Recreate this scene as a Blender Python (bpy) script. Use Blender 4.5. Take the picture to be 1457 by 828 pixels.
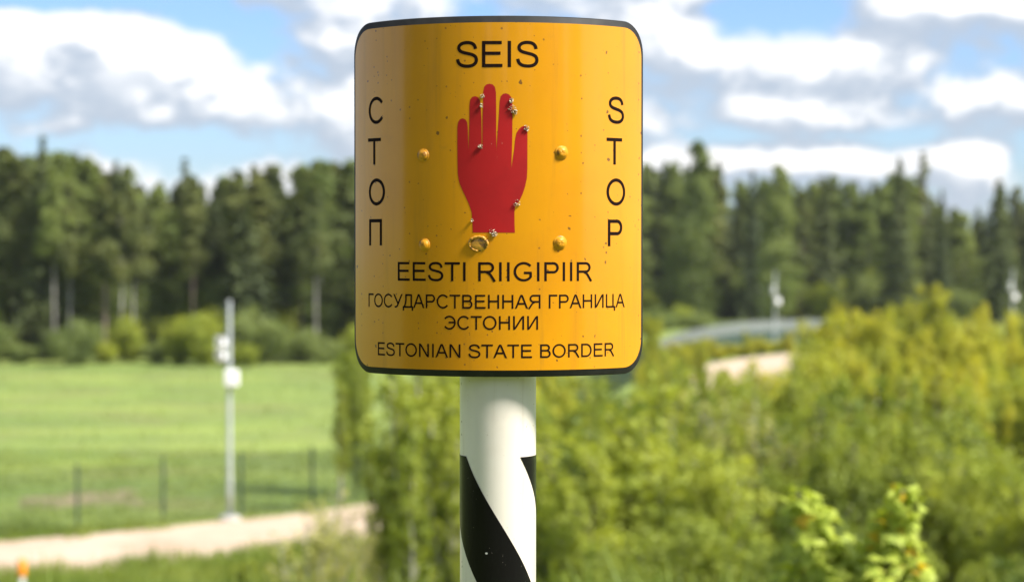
import bpy, bmesh, math, random
import numpy as np
from mathutils import Vector, Matrix

R = math.radians
SC = bpy.context.scene
COL = SC.collection
for o in list(bpy.data.objects):
    bpy.data.objects.remove(o)

# ------------------------------------------------------------------ camera
F_PX, HOR, CX = 3000.0, 350.0, 728.5          # focal length in photo pixels, horizon row, centre column
EYE = 1.75
PLAIN = -6.05                                  # level of the plain below the knoll the post stands on
cam = bpy.data.cameras.new('camera')
cam_o = bpy.data.objects.new('camera', cam)
COL.objects.link(cam_o)
cam.sensor_width = 36.0
cam.lens = 36.0 * F_PX / 1457.0
cam.clip_start, cam.clip_end = 0.05, 6000.0
cam_o.location = (0, 0, EYE)
cam_o.rotation_euler = (R(90) - math.atan((414.0 - HOR) / F_PX), 0, 0)
cam.dof.use_dof = True
cam.dof.focus_distance = 3.02
cam.dof.aperture_fstop = 4.5
SC.camera = cam_o

# ------------------------------------------------------------------ light
SUN_AZ, SUN_EL = 113.0, 48.0                   # clockwise from +Y (view direction)
SUN_STRENGTH, SKY_STRENGTH = 5.0, 0.1
EXPOSURE = 1.2
CLOUD_LIT = (6.3, 6.15, 6.05)
CLOUD_SHADE = (2.4, 2.75, 3.25)
SKY_TINT = (0.48, 0.60, 0.84)

world = bpy.data.worlds.new('World')
SC.world = world
world.use_nodes = True


def pnode(nt, kind, **kw):
    n = nt.nodes.new(kind)
    for k, v in kw.items():
        setattr(n, k, v)
    return n


def math_n(nt, op, a, b=None, c=None, clamp=False):
    n = nt.nodes.new('ShaderNodeMath')
    n.operation = op
    n.use_clamp = clamp
    for i, v in enumerate((a, b, c)):
        if v is None:
            continue
        if isinstance(v, (int, float)):
            n.inputs[i].default_value = v
        else:
            nt.links.new(v, n.inputs[i])
    return n.outputs[0]


def smooth_n(nt, v, lo, hi):
    n = nt.nodes.new('ShaderNodeMapRange')
    n.interpolation_type = 'SMOOTHSTEP'
    nt.links.new(v, n.inputs[0])
    n.inputs[1].default_value, n.inputs[2].default_value = lo, hi
    return n.outputs[0]


def mix_n(nt, fac, a, b, mode='MIX'):
    n = nt.nodes.new('ShaderNodeMix')
    n.data_type = 'RGBA'
    n.blend_type = mode
    for idx, v in ((0, fac), (6, a), (7, b)):
        if isinstance(v, (int, float)):
            n.inputs[idx].default_value = v
        elif isinstance(v, tuple):
            n.inputs[idx].default_value = (*v[:3], 1)
        else:
            nt.links.new(v, n.inputs[idx])
    return n.outputs[2]


# clouds: (photo x, y, half width, half height in px, weight); negative = open blue
BLOBS = [
    (185, 75, 85, 52, .38), (215, 160, 55, 24, .22), (20, 90, 55, 46, .36),
    (300, 30, 110, 16, -.20), (360, 62, 55, 26, -.26), (60, 10, 120, 15, -.32),
    (450, 45, 90, 50, .15), (460, 150, 55, 45, .22), (330, 150, 70, 32, .16),
    (120, 205, 200, 18, -.15), (300, 215, 200, 20, -.14),
    (950, 20, 70, 42, .26), (1110, 20, 110, 24, -.34), (1370, 14, 110, 26, .32),
    (1200, 95, 190, 42, .20), (1060, 165, 170, 26, .20), (1400, 150, 90, 30, .26),
    (1180, 198, 200, 12, -.24), (990, 225, 80, 22, .18), (1375, 245, 50, 42, .36),
    (1160, 235, 90, 18, .2), (1445, 230, 20, 30, -.2), (500, 200, 40, 30, .25), (40, 190, 60, 12, .16),
]


def cloud_group():
    g = bpy.data.node_groups.new('cloud_density', 'ShaderNodeTree')
    g.interface.new_socket('Vector', in_out='INPUT', socket_type='NodeSocketVector')
    g.interface.new_socket('Density', in_out='OUTPUT', socket_type='NodeSocketFloat')
    gi, go = g.nodes.new('NodeGroupInput'), g.nodes.new('NodeGroupOutput')
    nrm = pnode(g, 'ShaderNodeVectorMath', operation='NORMALIZE')
    g.links.new(gi.outputs[0], nrm.inputs[0])
    sep = g.nodes.new('ShaderNodeSeparateXYZ')
    g.links.new(nrm.outputs[0], sep.inputs[0])
    az = math_n(g, 'ARCTAN2', sep.outputs[0], sep.outputs[1])
    el = math_n(g, 'ARCSINE', sep.outputs[2])
    cmb = g.nodes.new('ShaderNodeCombineXYZ')
    g.links.new(sep.outputs[0], cmb.inputs[0])
    g.links.new(sep.outputs[1], cmb.inputs[1])
    g.links.new(math_n(g, 'MULTIPLY', sep.outputs[2], 1.7), cmb.inputs[2])
    n1 = pnode(g, 'ShaderNodeTexNoise')
    n1.inputs['Scale'].default_value = 19.0
    n1.inputs['Detail'].default_value = 7.0
    n1.inputs['Roughness'].default_value = 0.62
    g.links.new(cmb.outputs[0], n1.inputs['Vector'])
    tot = n1.outputs[0]
    for (x, y, rx, ry, w) in BLOBS:
        da = math_n(g, 'MULTIPLY', math_n(g, 'SUBTRACT', az, (x - CX) / F_PX), F_PX / rx)
        de = math_n(g, 'MULTIPLY', math_n(g, 'SUBTRACT', el, (HOR - y) / F_PX), F_PX / ry)
        r2 = math_n(g, 'ADD', math_n(g, 'MULTIPLY', da, da), math_n(g, 'MULTIPLY', de, de))
        e = math_n(g, 'EXPONENT', math_n(g, 'MULTIPLY', r2, -0.8))
        tot = math_n(g, 'MULTIPLY_ADD', e, w * .85, tot)
    g.links.new(tot, go.inputs[0])
    return g


def build_world():
    nt = world.node_tree
    nt.nodes.clear()
    out = nt.nodes.new('ShaderNodeOutputWorld')
    bg = nt.nodes.new('ShaderNodeBackground')
    bg.inputs[1].default_value = SKY_STRENGTH
    nt.links.new(bg.outputs[0], out.inputs[0])
    sky = nt.nodes.new('ShaderNodeTexSky')
    sky.sky_type = 'NISHITA'
    sky.sun_disc = False
    sky.sun_elevation = R(SUN_EL)
    sky.sun_rotation = R(SUN_AZ)
    sky.air_density = 1.0
    sky.dust_density = 0.6
    sky.ozone_density = 1.5
    tc = nt.nodes.new('ShaderNodeTexCoord')
    blue = mix_n(nt, 1.0, sky.outputs[0], SKY_TINT, 'MULTIPLY')
    grp = cloud_group()
    a = pnode(nt, 'ShaderNodeGroup', node_tree=grp)
    nt.links.new(tc.outputs['Generated'], a.inputs[0])
    up = pnode(nt, 'ShaderNodeVectorMath', operation='ADD')
    nt.links.new(tc.outputs['Generated'], up.inputs[0])
    up.inputs[1].default_value = (0.006, -0.002, 0.011)
    b = pnode(nt, 'ShaderNodeGroup', node_tree=grp)
    nt.links.new(up.outputs[0], b.inputs[0])
    cover = smooth_n(nt, a.outputs[0], 0.38, 0.57)
    lit = smooth_n(nt, math_n(nt, 'SUBTRACT', a.outputs[0], b.outputs[0]), -0.07, 0.15)
    core = smooth_n(nt, a.outputs[0], 0.54, 0.86)
    lit = math_n(nt, 'ADD', math_n(nt, 'MULTIPLY', lit, 0.66), math_n(nt, 'MULTIPLY', core, 0.50), clamp=True)
    ccol = mix_n(nt, lit, CLOUD_SHADE, CLOUD_LIT)
    nt.links.new(mix_n(nt, math_n(nt, 'MULTIPLY', cover, 0.94), blue, ccol), bg.inputs[0])


build_world()
sun = bpy.data.lights.new('sun', 'SUN')
sun.energy = SUN_STRENGTH
sun.angle = R(15.0)
sun.color = (1.0, 0.95, 0.86)
sun_o = bpy.data.objects.new('sun', sun)
COL.objects.link(sun_o)
sd = Vector((math.sin(R(SUN_AZ)) * math.cos(R(SUN_EL)), math.cos(R(SUN_AZ)) * math.cos(R(SUN_EL)), math.sin(R(SUN_EL))))
sun_o.rotation_euler = sd.to_track_quat('Z', 'Y').to_euler()
sun_o.location = sd * 50

vs = SC.view_settings
vs.view_transform = 'Standard'
vs.look = 'None'
vs.gamma = 1.0
vs.use_curve_mapping = False
vs.exposure = EXPOSURE

# ------------------------------------------------------------------ helpers


def tag(o, label=None, cat=None, group=None, kind=None):
    if label: o['label'] = label
    if cat: o['category'] = cat
    if group: o['group'] = group
    if kind: o['kind'] = kind
    return o


def mesh_from(name, verts, faces, mat, smooth=False):
    m = bpy.data.meshes.new(name)
    if isinstance(verts, np.ndarray):
        verts = verts.tolist()
    if isinstance(faces, np.ndarray):
        faces = faces.tolist()
    m.from_pydata(verts, [], faces)
    for mt in (mat if isinstance(mat, (list, tuple)) else [mat]):
        m.materials.append(mt)
    if smooth:
        m.polygons.foreach_set('use_smooth', [True] * len(m.polygons))
    m.update()
    return m


def link(name, data, parent=None, loc=(0, 0, 0), rot=(0, 0, 0), scale=(1, 1, 1)):
    o = bpy.data.objects.new(name, data)
    COL.objects.link(o)
    o.location, o.rotation_euler, o.scale = loc, rot, scale
    if parent:
        o.parent = parent
    return o


class MB:
    """collects verts and faces for one mesh"""

    def __init__(self):
        self.v, self.f = [], []

    def add(self, vs_, fs):
        n = len(self.v)
        self.v.extend(vs_)
        self.f.extend([tuple(i + n for i in f) for f in fs])

    def box(self, c, d, rz=0.0):
        x, y, z = d[0] / 2, d[1] / 2, d[2] / 2
        cs, sn = math.cos(rz), math.sin(rz)
        p = [(-x, -y, -z), (x, -y, -z), (x, y, -z), (-x, y, -z), (-x, -y, z), (x, -y, z), (x, y, z), (-x, y, z)]
        self.add([(c[0] + a * cs - b * sn, c[1] + a * sn + b * cs, c[2] + e) for a, b, e in p],
                 [(0, 3, 2, 1), (4, 5, 6, 7), (0, 1, 5, 4), (1, 2, 6, 5), (2, 3, 7, 6), (3, 0, 4, 7)])

    def tube(self, pts, rad, n=8, cap=True):
        pts = [Vector(p) for p in pts]
        rings = []
        for i, p in enumerate(pts):
            d = (pts[min(i + 1, len(pts) - 1)] - pts[max(i - 1, 0)]).normalized()
            a = d.orthogonal().normalized() if abs(d.z) < .99 else Vector((1, 0, 0))
            a = (a - d * a.dot(d)).normalized()
            b = d.cross(a)
            r = rad[i] if isinstance(rad, (list, tuple)) else rad
            rings.append([tuple(p + (a * math.cos(2 * math.pi * k / n) + b * math.sin(2 * math.pi * k / n)) * r) for k in range(n)])
        vs_ = [q for rg in rings for q in rg]
        fs = []
        for i in range(len(pts) - 1):
            for k in range(n):
                k2 = (k + 1) % n
                fs.append((i * n + k, i * n + k2, (i + 1) * n + k2, (i + 1) * n + k))
        if cap:
            fs.append(tuple(range(n - 1, -1, -1)))
            fs.append(tuple((len(pts) - 1) * n + k for k in range(n)))
        self.add(vs_, fs)

    def lathe(self, prof, n=24, c=(0, 0, 0), axis='z'):
        vs_ = []
        for (r, h) in prof:
            for k in range(n):
                t = 2 * math.pi * k / n
                q = (r * math.cos(t), r * math.sin(t), h)
                if axis == 'y':
                    q = (q[0], -q[2], q[1])
                vs_.append((q[0] + c[0], q[1] + c[1], q[2] + c[2]))
        fs = []
        for i in range(len(prof) - 1):
            for k in range(n):
                k2 = (k + 1) % n
                fs.append((i * n + k, i * n + k2, (i + 1) * n + k2, (i + 1) * n + k))
        fs.append(tuple(range(n - 1, -1, -1)))
        fs.append(tuple((len(prof) - 1) * n + k for k in range(n)))
        self.add(vs_, fs)

    def build(self, name, mat, parent=None, smooth=False, **kw):
        return link(name, mesh_from(name, self.v, self.f, mat, smooth), parent, **kw)


def principled(name, col, rough=0.6, metal=0.0, coat=0.0, spec=.5):
    m = bpy.data.materials.new(name)
    m.use_nodes = True
    b = m.node_tree.nodes['Principled BSDF']
    b.inputs['Base Color'].default_value = (*col, 1)
    b.inputs['Roughness'].default_value = rough
    b.inputs['Metallic'].default_value = metal
    b.inputs['Coat Weight'].default_value = coat
    b.inputs['Specular IOR Level'].default_value = spec
    return m, m.node_tree, b


def noise_n(nt, scale, detail=4, rough=.55, coord='Object'):
    tc = nt.nodes.new('ShaderNodeTexCoord')
    n = nt.nodes.new('ShaderNodeTexNoise')
    n.inputs['Scale'].default_value = scale
    n.inputs['Detail'].default_value = detail
    n.inputs['Roughness'].default_value = rough
    nt.links.new(tc.outputs[coord], n.inputs['Vector'])
    return n.outputs[0]


def specks_n(nt, scale, size, keep):
    """small scattered flecks: 1 inside a fleck. keep = share of the cells that hold one"""
    tc = nt.nodes.new('ShaderNodeTexCoord')
    v = nt.nodes.new('ShaderNodeTexVoronoi')
    v.inputs['Scale'].default_value = scale
    nz = nt.nodes.new('ShaderNodeTexNoise')
    nz.inputs['Scale'].default_value = scale * 2.2
    nt.links.new(tc.outputs['Object'], nz.inputs['Vector'])
    off = pnode(nt, 'ShaderNodeVectorMath', operation='SCALE')
    nt.links.new(nz.outputs['Color'], off.inputs[0])
    off.inputs['Scale'].default_value = 0.35 / scale
    ad = pnode(nt, 'ShaderNodeVectorMath', operation='ADD')
    nt.links.new(tc.outputs['Object'], ad.inputs[0])
    nt.links.new(off.outputs[0], ad.inputs[1])
    nt.links.new(ad.outputs[0], v.inputs['Vector'])
    wn = nt.nodes.new('ShaderNodeSeparateColor')
    nt.links.new(v.outputs['Color'], wn.inputs[0])
    has = math_n(nt, 'LESS_THAN', wn.outputs[0], keep)
    rad = math_n(nt, 'MULTIPLY', wn.outputs[1], size)
    near = math_n(nt, 'LESS_THAN', v.outputs['Distance'], rad)
    return math_n(nt, 'MULTIPLY', has, near)


def streak_n(nt, across, along, lo, hi):
    """rain streaks running down the surface"""
    tc = nt.nodes.new('ShaderNodeTexCoord')
    mp = nt.nodes.new('ShaderNodeMapping')
    mp.inputs['Scale'].default_value = (across, across, along)
    nt.links.new(tc.outputs['Object'], mp.inputs[0])
    n = nt.nodes.new('ShaderNodeTexNoise')
    n.inputs['Scale'].default_value = 1.0
    n.inputs['Detail'].default_value = 6
    n.inputs['Roughness'].default_value = .65
    nt.links.new(mp.outputs[0], n.inputs['Vector'])
    return smooth_n(nt, n.outputs[0], lo, hi)


def leaf_material(name, c1, c2, trans=0.3, rnd=0.25, scale=0.6):
    m = bpy.data.materials.new(name)
    m.use_nodes = True
    nt = m.node_tree
    nt.nodes.clear()
    out = nt.nodes.new('ShaderNodeOutputMaterial')
    oi = nt.nodes.new('ShaderNodeObjectInfo')
    nz = noise_n(nt, scale, 3)
    fac = math_n(nt, 'ADD', smooth_n(nt, nz, .3, .7), math_n(nt, 'MULTIPLY', math_n(nt, 'SUBTRACT', oi.outputs['Random'], .5), rnd * 2), clamp=True)
    col = mix_n(nt, fac, c1, c2)
    d = nt.nodes.new('ShaderNodeBsdfDiffuse')
    t = nt.nodes.new('ShaderNodeBsdfTranslucent')
    g = nt.nodes.new('ShaderNodeBsdfGlossy')
    g.inputs['Roughness'].default_value = 0.6
    g.inputs['Color'].default_value = (.8, .85, .8, 1)
    nt.links.new(col, d.inputs[0])
    nt.links.new(mix_n(nt, 1.0, col, (1.25, 1.2, .55), 'MULTIPLY'), t.inputs[0])
    ms = nt.nodes.new('ShaderNodeMixShader')
    ms.inputs[0].default_value = trans
    nt.links.new(d.outputs[0], ms.inputs[1])
    nt.links.new(t.outputs[0], ms.inputs[2])
    m2 = nt.nodes.new('ShaderNodeMixShader')
    m2.inputs[0].default_value = 0.02
    nt.links.new(ms.outputs[0], m2.inputs[1])
    nt.links.new(g.outputs[0], m2.inputs[2])
    nt.links.new(m2.outputs[0], out.inputs[0])
    return m


def bark_material(name, c1, c2, scale=6.0):
    m, nt, b = principled(name, c1, .9)
    nt.links.new(mix_n(nt, smooth_n(nt, noise_n(nt, scale, 5), .35, .65), c1, c2), b.inputs['Base Color'])
    return m


M = {}


def make_materials():
    # yellow reflective sheet: slight sun bleaching, brown flecks and smears of grime
    m, nt, b = principled('sign_yellow', (.58, .25, .003), .36, coat=.85, spec=.15)
    c = mix_n(nt, smooth_n(nt, noise_n(nt, 5, 6), .42, .72), (.53, .226, .003), (.48, .196, .004))
    c = mix_n(nt, math_n(nt, 'MULTIPLY', smooth_n(nt, noise_n(nt, 26, 8, .7), .58, .80), .45), c, (.30, .15, .02))
    c = mix_n(nt, math_n(nt, 'MULTIPLY', streak_n(nt, 46, 2.6, .52, .76), .5), c, (.33, .15, .012))
    c = mix_n(nt, math_n(nt, 'MULTIPLY', specks_n(nt, 57, .17, .34), .85), c, (.10, .045, .012))
    c = mix_n(nt, math_n(nt, 'MULTIPLY', specks_n(nt, 150, .24, .20), .8), c, (.16, .07, .015))
    nt.links.new(c, b.inputs['Base Color'])
    b.inputs['Coat Roughness'].default_value = .14
    b.inputs['Coat IOR'].default_value = 1.5
    M['yellow'] = m
    m, nt, b = principled('sign_red', (.33, .006, .008), .5, spec=.22)
    c = mix_n(nt, smooth_n(nt, noise_n(nt, 14, 6), .4, .7), (.32, .007, .008), (.26, .006, .007))
    c = mix_n(nt, math_n(nt, 'MULTIPLY', specks_n(nt, 130, .16, .07), .7), c, (.62, .30, .22))
    nt.links.new(c, b.inputs['Base Color'])
    M['red'] = m
    m, nt, b = principled('sign_print', (.010, .004, .003), .7, spec=.06)
    M['print'] = m
    m, nt, b = principled('rubber', (.012, .012, .012), .55, spec=.12)
    nt.links.new(mix_n(nt, noise_n(nt, 40, 5), (.008, .008, .008), (.035, .034, .032)), b.inputs['Base Color'])
    M['rubber'] = m
    m, nt, b = principled('rivet_paint', (.62, .29, .006), .45, spec=.3)
    c = mix_n(nt, smooth_n(nt, noise_n(nt, 120, 5), .5, .72), (.50, .22, .005), (.15, .07, .015))
    nt.links.new(c, b.inputs['Base Color'])
    M['rivet'] = m
    m, nt, b = principled('blister_paint', (.70, .36, .02), .4)
    c = mix_n(nt, smooth_n(nt, noise_n(nt, 150, 5), .45, .68), (.48, .23, .02), (.13, .06, .015))
    nt.links.new(c, b.inputs['Base Color'])
    M['blister'] = m
    m, nt, b = principled('lichen', (.5, .42, .3), .95)
    nt.links.new(mix_n(nt, smooth_n(nt, noise_n(nt, 380, 3), .4, .6), (.66, .58, .44), (.10, .06, .03)), b.inputs['Base Color'])
    M['lichen'] = m
    m, nt, b = principled('post_white', (.80, .775, .735), .40, coat=.25, spec=.3)
    c = mix_n(nt, smooth_n(nt, noise_n(nt, 7, 6), .42, .75), (.60, .555, .495), (.52, .465, .40))
    c = mix_n(nt, math_n(nt, 'MULTIPLY', streak_n(nt, 60, 3.0, .52, .78), .45), c, (.40, .33, .25))
    c = mix_n(nt, math_n(nt, 'MULTIPLY', specks_n(nt, 75, .17, .30), .8), c, (.16, .11, .07))
    c = mix_n(nt, math_n(nt, 'MULTIPLY', specks_n(nt, 210, .20, .14), .5), c, (.35, .27, .2))
    nt.links.new(c, b.inputs['Base Color'])
    M['post'] = m
    m, nt, b = principled('post_black', (.006, .005, .006), .22, spec=.12)
    c = mix_n(nt, math_n(nt, 'MULTIPLY', specks_n(nt, 66, .17, .16), 1.0), (.005, .0045, .005), (.6, .58, .55))
    c = mix_n(nt, math_n(nt, 'MULTIPLY', specks_n(nt, 260, .2, .10), .5), c, (.2, .17, .15))
    nt.links.new(c, b.inputs['Base Color'])
    M['stripe'] = m
    M['steel'] = principled('galvanised', (.50, .52, .53), .42, .6)[0]
    m, nt, b = principled('galvanised_mast', (.56, .58, .58), .5, .15)
    nt.links.new(mix_n(nt, noise_n(nt, 9, 5), (.33, .36, .36), (.44, .47, .47)), b.inputs['Base Color'])
    M['mast'] = m
    M['housing'] = principled('white_housing', (.82, .82, .82), .35)[0]
    M['glass'] = principled('lens_glass', (.01, .01, .012), .06)[0]
    m, nt, b = principled('concrete', (.42, .40, .37), .9)
    nt.links.new(mix_n(nt, noise_n(nt, 12, 6), (.36, .34, .31), (.50, .48, .45)), b.inputs['Base Color'])
    M['concrete'] = m
    M['fence'] = principled('fence_green', (.020, .045, .030), .5)[0]
    M['teal'] = principled('green_sheet', (.030, .055, .045), .5)[0]
    m, nt, b = principled('grey_sheet', (.24, .26, .26), .55)
    nt.links.new(mix_n(nt, noise_n(nt, 1.2, 5), (.12, .135, .13), (.175, .19, .185)), b.inputs['Base Color'])
    M['sheet'] = m
    M['marker_orange'] = principled('marker_orange', (.85, .26, .015), .4)[0]
    M['marker_white'] = principled('marker_white', (.80, .79, .76), .45)[0]
    # ground
    m, nt, b = principled('meadow_ground', (.1, .15, .03), .95)
    tcm = nt.nodes.new('ShaderNodeTexCoord')
    mp = nt.nodes.new('ShaderNodeMapping')
    mp.inputs['Scale'].default_value = (.05, .22, .2)
    nt.links.new(tcm.outputs['Object'], mp.inputs[0])
    bn = nt.nodes.new('ShaderNodeTexNoise')
    bn.inputs['Scale'].default_value = 1.0
    bn.inputs['Detail'].default_value = 5
    nt.links.new(mp.outputs[0], bn.inputs['Vector'])
    c = mix_n(nt, smooth_n(nt, bn.outputs[0], .38, .64), (.120, .180, .027), (.180, .235, .038))
    c = mix_n(nt, math_n(nt, 'MULTIPLY', smooth_n(nt, noise_n(nt, .22, 7, .68), .46, .64), .7), c, (.092, .130, .026))
    mp2 = nt.nodes.new('ShaderNodeMapping')
    mp2.inputs['Scale'].default_value = (.16, .34, .2)
    mp2.inputs['Location'].default_value = (3.1, 7.7, 0)
    nt.links.new(tcm.outputs['Object'], mp2.inputs[0])
    bn2 = nt.nodes.new('ShaderNodeTexNoise')
    bn2.inputs['Scale'].default_value = 1.0
    bn2.inputs['Detail'].default_value = 7
    bn2.inputs['Roughness'].default_value = .7
    nt.links.new(mp2.outputs[0], bn2.inputs['Vector'])
    c = mix_n(nt, math_n(nt, 'MULTIPLY', smooth_n(nt, bn2.outputs[0], .50, .66), .75), c, (.135, .135, .040))
    c = mix_n(nt, math_n(nt, 'MULTIPLY', smooth_n(nt, noise_n(nt, 3.5, 6, .7), .52, .72), .4), c, (.22, .22, .075))
    nt.links.new(c, b.inputs['Base Color'])
    bp = nt.nodes.new('ShaderNodeBump')
    bp.inputs['Strength'].default_value = .6
    bp.inputs['Distance'].default_value = .12
    nt.links.new(noise_n(nt, 5, 6, .7), bp.inputs['Height'])
    nt.links.new(bp.outputs[0], b.inputs['Normal'])
    M['ground'] = m
    m, nt, b = principled('sand_road', (.55, .45, .35), .95)
    c = mix_n(nt, smooth_n(nt, noise_n(nt, .5, 6, .6), .38, .68), (.42, .325, .245), (.34, .25, .175))
    c = mix_n(nt, math_n(nt, 'MULTIPLY', smooth_n(nt, noise_n(nt, 6, 5, .7), .55, .75), .4), c, (.32, .245, .17))
    nt.links.new(c, b.inputs['Base Color'])
    M['sand'] = m
    m, nt, b = principled('grey_track', (.25, .25, .24), .9)
    nt.links.new(mix_n(nt, noise_n(nt, .6, 5), (.24, .245, .24), (.33, .33, .32)), b.inputs['Base Color'])
    M['track'] = m
    m, nt, b = principled('bare_soil', (.3, .22, .14), .95)
    nt.links.new(mix_n(nt, smooth_n(nt, noise_n(nt, 1.4, 6, .65), .4, .6), (.22, .165, .10), (.13, .135, .045)), b.inputs['Base Color'])
    M['soil'] = m
    M['grass'] = leaf_material('grass_blades', (.150, .215, .030), (.250, .290, .058), .45, 0, .35)
    # foliage
    M['pine'] = leaf_material('pine_needles', (.105, .132, .040), (.190, .205, .062), .28, .5, .35)
    M['spruce'] = leaf_material('spruce_needles', (.062, .086, .036), (.115, .140, .050), .22, .5, .3)
    M['birch'] = leaf_material('birch_leaves', (.135, .180, .046), (.215, .260, .074), .40, .5, .3)
    M['willow'] = leaf_material('willow_leaves', (.205, .260, .028), (.350, .385, .050), .48, .5, .9)
    M['olive'] = leaf_material('sunny_leaves', (.285, .315, .028), (.465, .445, .046), .48, .5, .7)
    M['deep'] = leaf_material('deep_leaves', (.110, .160, .022), (.245, .290, .040), .45, .6, .9)
    M['dry'] = leaf_material('pale_leaves', (.270, .290, .065), (.420, .410, .120), .45, .5, .9)
    M['maple'] = leaf_material('maple_leaves', (.27, .36, .04), (.50, .54, .09), .45, .1, 3.0)
    M['maple_yellow'] = leaf_material('maple_young_leaves', (.52, .42, .03), (.62, .34, .03), .4, .1, 4.0)
    M['bark_pine'] = bark_material('bark_pine', (.22, .165, .125), (.33, .25, .20), 2.0)
    M['bark_birch'] = bark_material('bark_birch', (.42, .40, .37), (.22, .20, .18), 2.5)
    M['bark_dark'] = bark_material('bark_dark', (.10, .085, .07), (.17, .15, .12), 5.0)


make_materials()


def pix(x, y, d):
    """point at distance d along the view axis on the ray of photo pixel x, y"""
    return Vector(((x - CX) / F_PX * d, d, EYE + (HOR - y) / F_PX * d))


def sstep(a, b, v):
    t = np.clip((v - a) / (b - a), 0, 1)
    return t * t * (3 - 2 * t)


def ground_z(x, y):
    y = np.asarray(y, float)
    return PLAIN * sstep(5.0, 42.0, y)


def gz(x, y):
    return float(ground_z(x, y))


# ------------------------------------------------------------------ setting: ground, roads
def build_ground():
    def axis(vals):
        return np.array(sorted(set(round(float(v), 3) for v in vals)))
    xs = axis(list(np.arange(-60, 61, 2.5)) + [s * v for s in (-1, 1) for v in (75, 95, 125, 170, 250, 400, 700)])
    ys = axis(list(np.arange(-30, 60, 1.5)) + list(np.arange(60, 240, 6)) + [270, 320, 400, 550, 800, 1050, -45, -70, -120, -250, -400])
    X, Y = np.meshgrid(xs, ys)
    Z = ground_z(X, Y)
    rg = np.random.default_rng(3)
    hill = (Y < 40) & (Y > -40)
    Z = Z + np.where(hill & (np.hypot(X, Y - 3) > 3), rg.normal(0, .05, X.shape), 0)
    v = np.stack([X, Y, Z], -1).reshape(-1, 3)
    nx, ny = len(xs), len(ys)
    f = [(j * nx + i, j * nx + i + 1, (j + 1) * nx + i + 1, (j + 1) * nx + i) for j in range(ny - 1) for i in range(nx - 1)]
    o = link('ground', mesh_from('ground', v, f, M['ground'], True))
    tag(o, kind='structure')


def catmull(pts, step=1.0, closed=False):
    pts = [np.array(p, float) for p in pts]
    out = []
    n = len(pts)
    rng = range(n if closed else n - 1)
    for i in rng:
        if closed:
            p0, p1, p2, p3 = (pts[(i + k - 1) % n] for k in range(4))
        else:
            p0, p1, p2, p3 = pts[max(i - 1, 0)], pts[i], pts[i + 1], pts[min(i + 2, n - 1)]
        k = max(2, int(np.linalg.norm(p2 - p1) / step))
        for t in np.arange(k) / k:
            out.append(.5 * ((2 * p1) + (-p0 + p2) * t + (2 * p0 - 5 * p1 + 4 * p2 - p3) * t * t + (-p0 + 3 * p1 - 3 * p2 + p3) * t ** 3))
    if not closed:
        out.append(pts[-1])
    return np.array(out)


def strip(name, path, width, z, mat, seed, wob=.25, cols=5):
    p = catmull(path, 1.2)
    d = np.gradient(p, axis=0)
    d /= np.linalg.norm(d, axis=1)[:, None]
    nrm = np.stack([-d[:, 1], d[:, 0]], 1)
    rg = np.random.default_rng(seed)
    k = np.ones(5) / 5
    wl = np.convolve(rg.normal(0, wob, len(p)), k, 'same') * 1.6 + rg.normal(0, wob * .3, len(p))
    wr = np.convolve(rg.normal(0, wob, len(p)), k, 'same') * 1.6 + rg.normal(0, wob * .3, len(p))
    v, f = [], []
    for i in range(len(p)):
        a, b = -width / 2 + wl[i], width / 2 + wr[i]
        for c in range(cols):
            t = a + (b - a) * c / (cols - 1)
            q = p[i] + nrm[i] * t
            v.append((q[0], q[1], z))
    for i in range(len(p) - 1):
        for c in range(cols - 1):
            a = i * cols + c
            f.append((a, a + 1, a + cols + 1, a + cols)[::-1])
    o = link(name, mesh_from(name, v, f, mat))
    tag(o, kind='structure')
    return p


ROAD = [(-40, 33.5), (-28, 42), (-19, 48.2), (-12.8, 52.6), (-7.0, 56.8), (-2.6, 61.5), (2.0, 71), (6.0, 88), (10.2, 113), (15.5, 137), (24, 152), (40, 162), (80, 174)]
FENCE = [(-36, 42.5), (-24.6, 48.6), (-13.9, 55.9), (-11.9, 57.5), (-9.8, 59.1), (-7.75, 60.9), (-4.2, 65.2), (-1.2, 75), (2.4, 93), (6.2, 116), (8.6, 129), (9.6, 134.5)]
SCREEN = [(9.0, 131.5), (9.4, 133.2), (11.4, 144), (14.2, 155), (18.2, 166), (22.5, 171.5), (27, 174)]
build_ground()
ROADP = strip('road', ROAD, 5.9, PLAIN + .012, M['sand'], 5)


def soil_patch():
    rg = np.random.default_rng(8)
    c = pix(132, 708, 65.5)
    pts = []
    for k in range(14):
        t = 2 * math.pi * k / 14
        r = 1 + rg.normal(0, .22)
        pts.append((c.x + math.cos(t) * 1.7 * r + math.sin(t) * .4, c.y + math.sin(t) * 2.4 * r))
    p = catmull(pts, .25, True)
    v = [(c.x, c.y, PLAIN + .03)] + [(q[0], q[1], PLAIN + .006) for q in p]
    n = len(p)
    o = link('bare_soil', mesh_from('bare_soil', v, [(0, 1 + i, 1 + (i + 1) % n) for i in range(n)], M['soil']))
    tag(o, kind='structure')


soil_patch()

# ------------------------------------------------------------------ the border marker: post, plate, print
PR = 0.25                    # radius the plate is rolled to
PHI = 0.06                   # plate turned a little to the viewer's left
APEX = Vector((-0.028, 3.0, EYE))
POST = Vector((-0.0205, 3.074, 0.0))
POST_R = 0.0556
SE = 0.252                   # half arc length of the yellow face
ZT, ZB = 0.317, -0.177       # top and bottom of the yellow face, relative to the eye level


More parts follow.
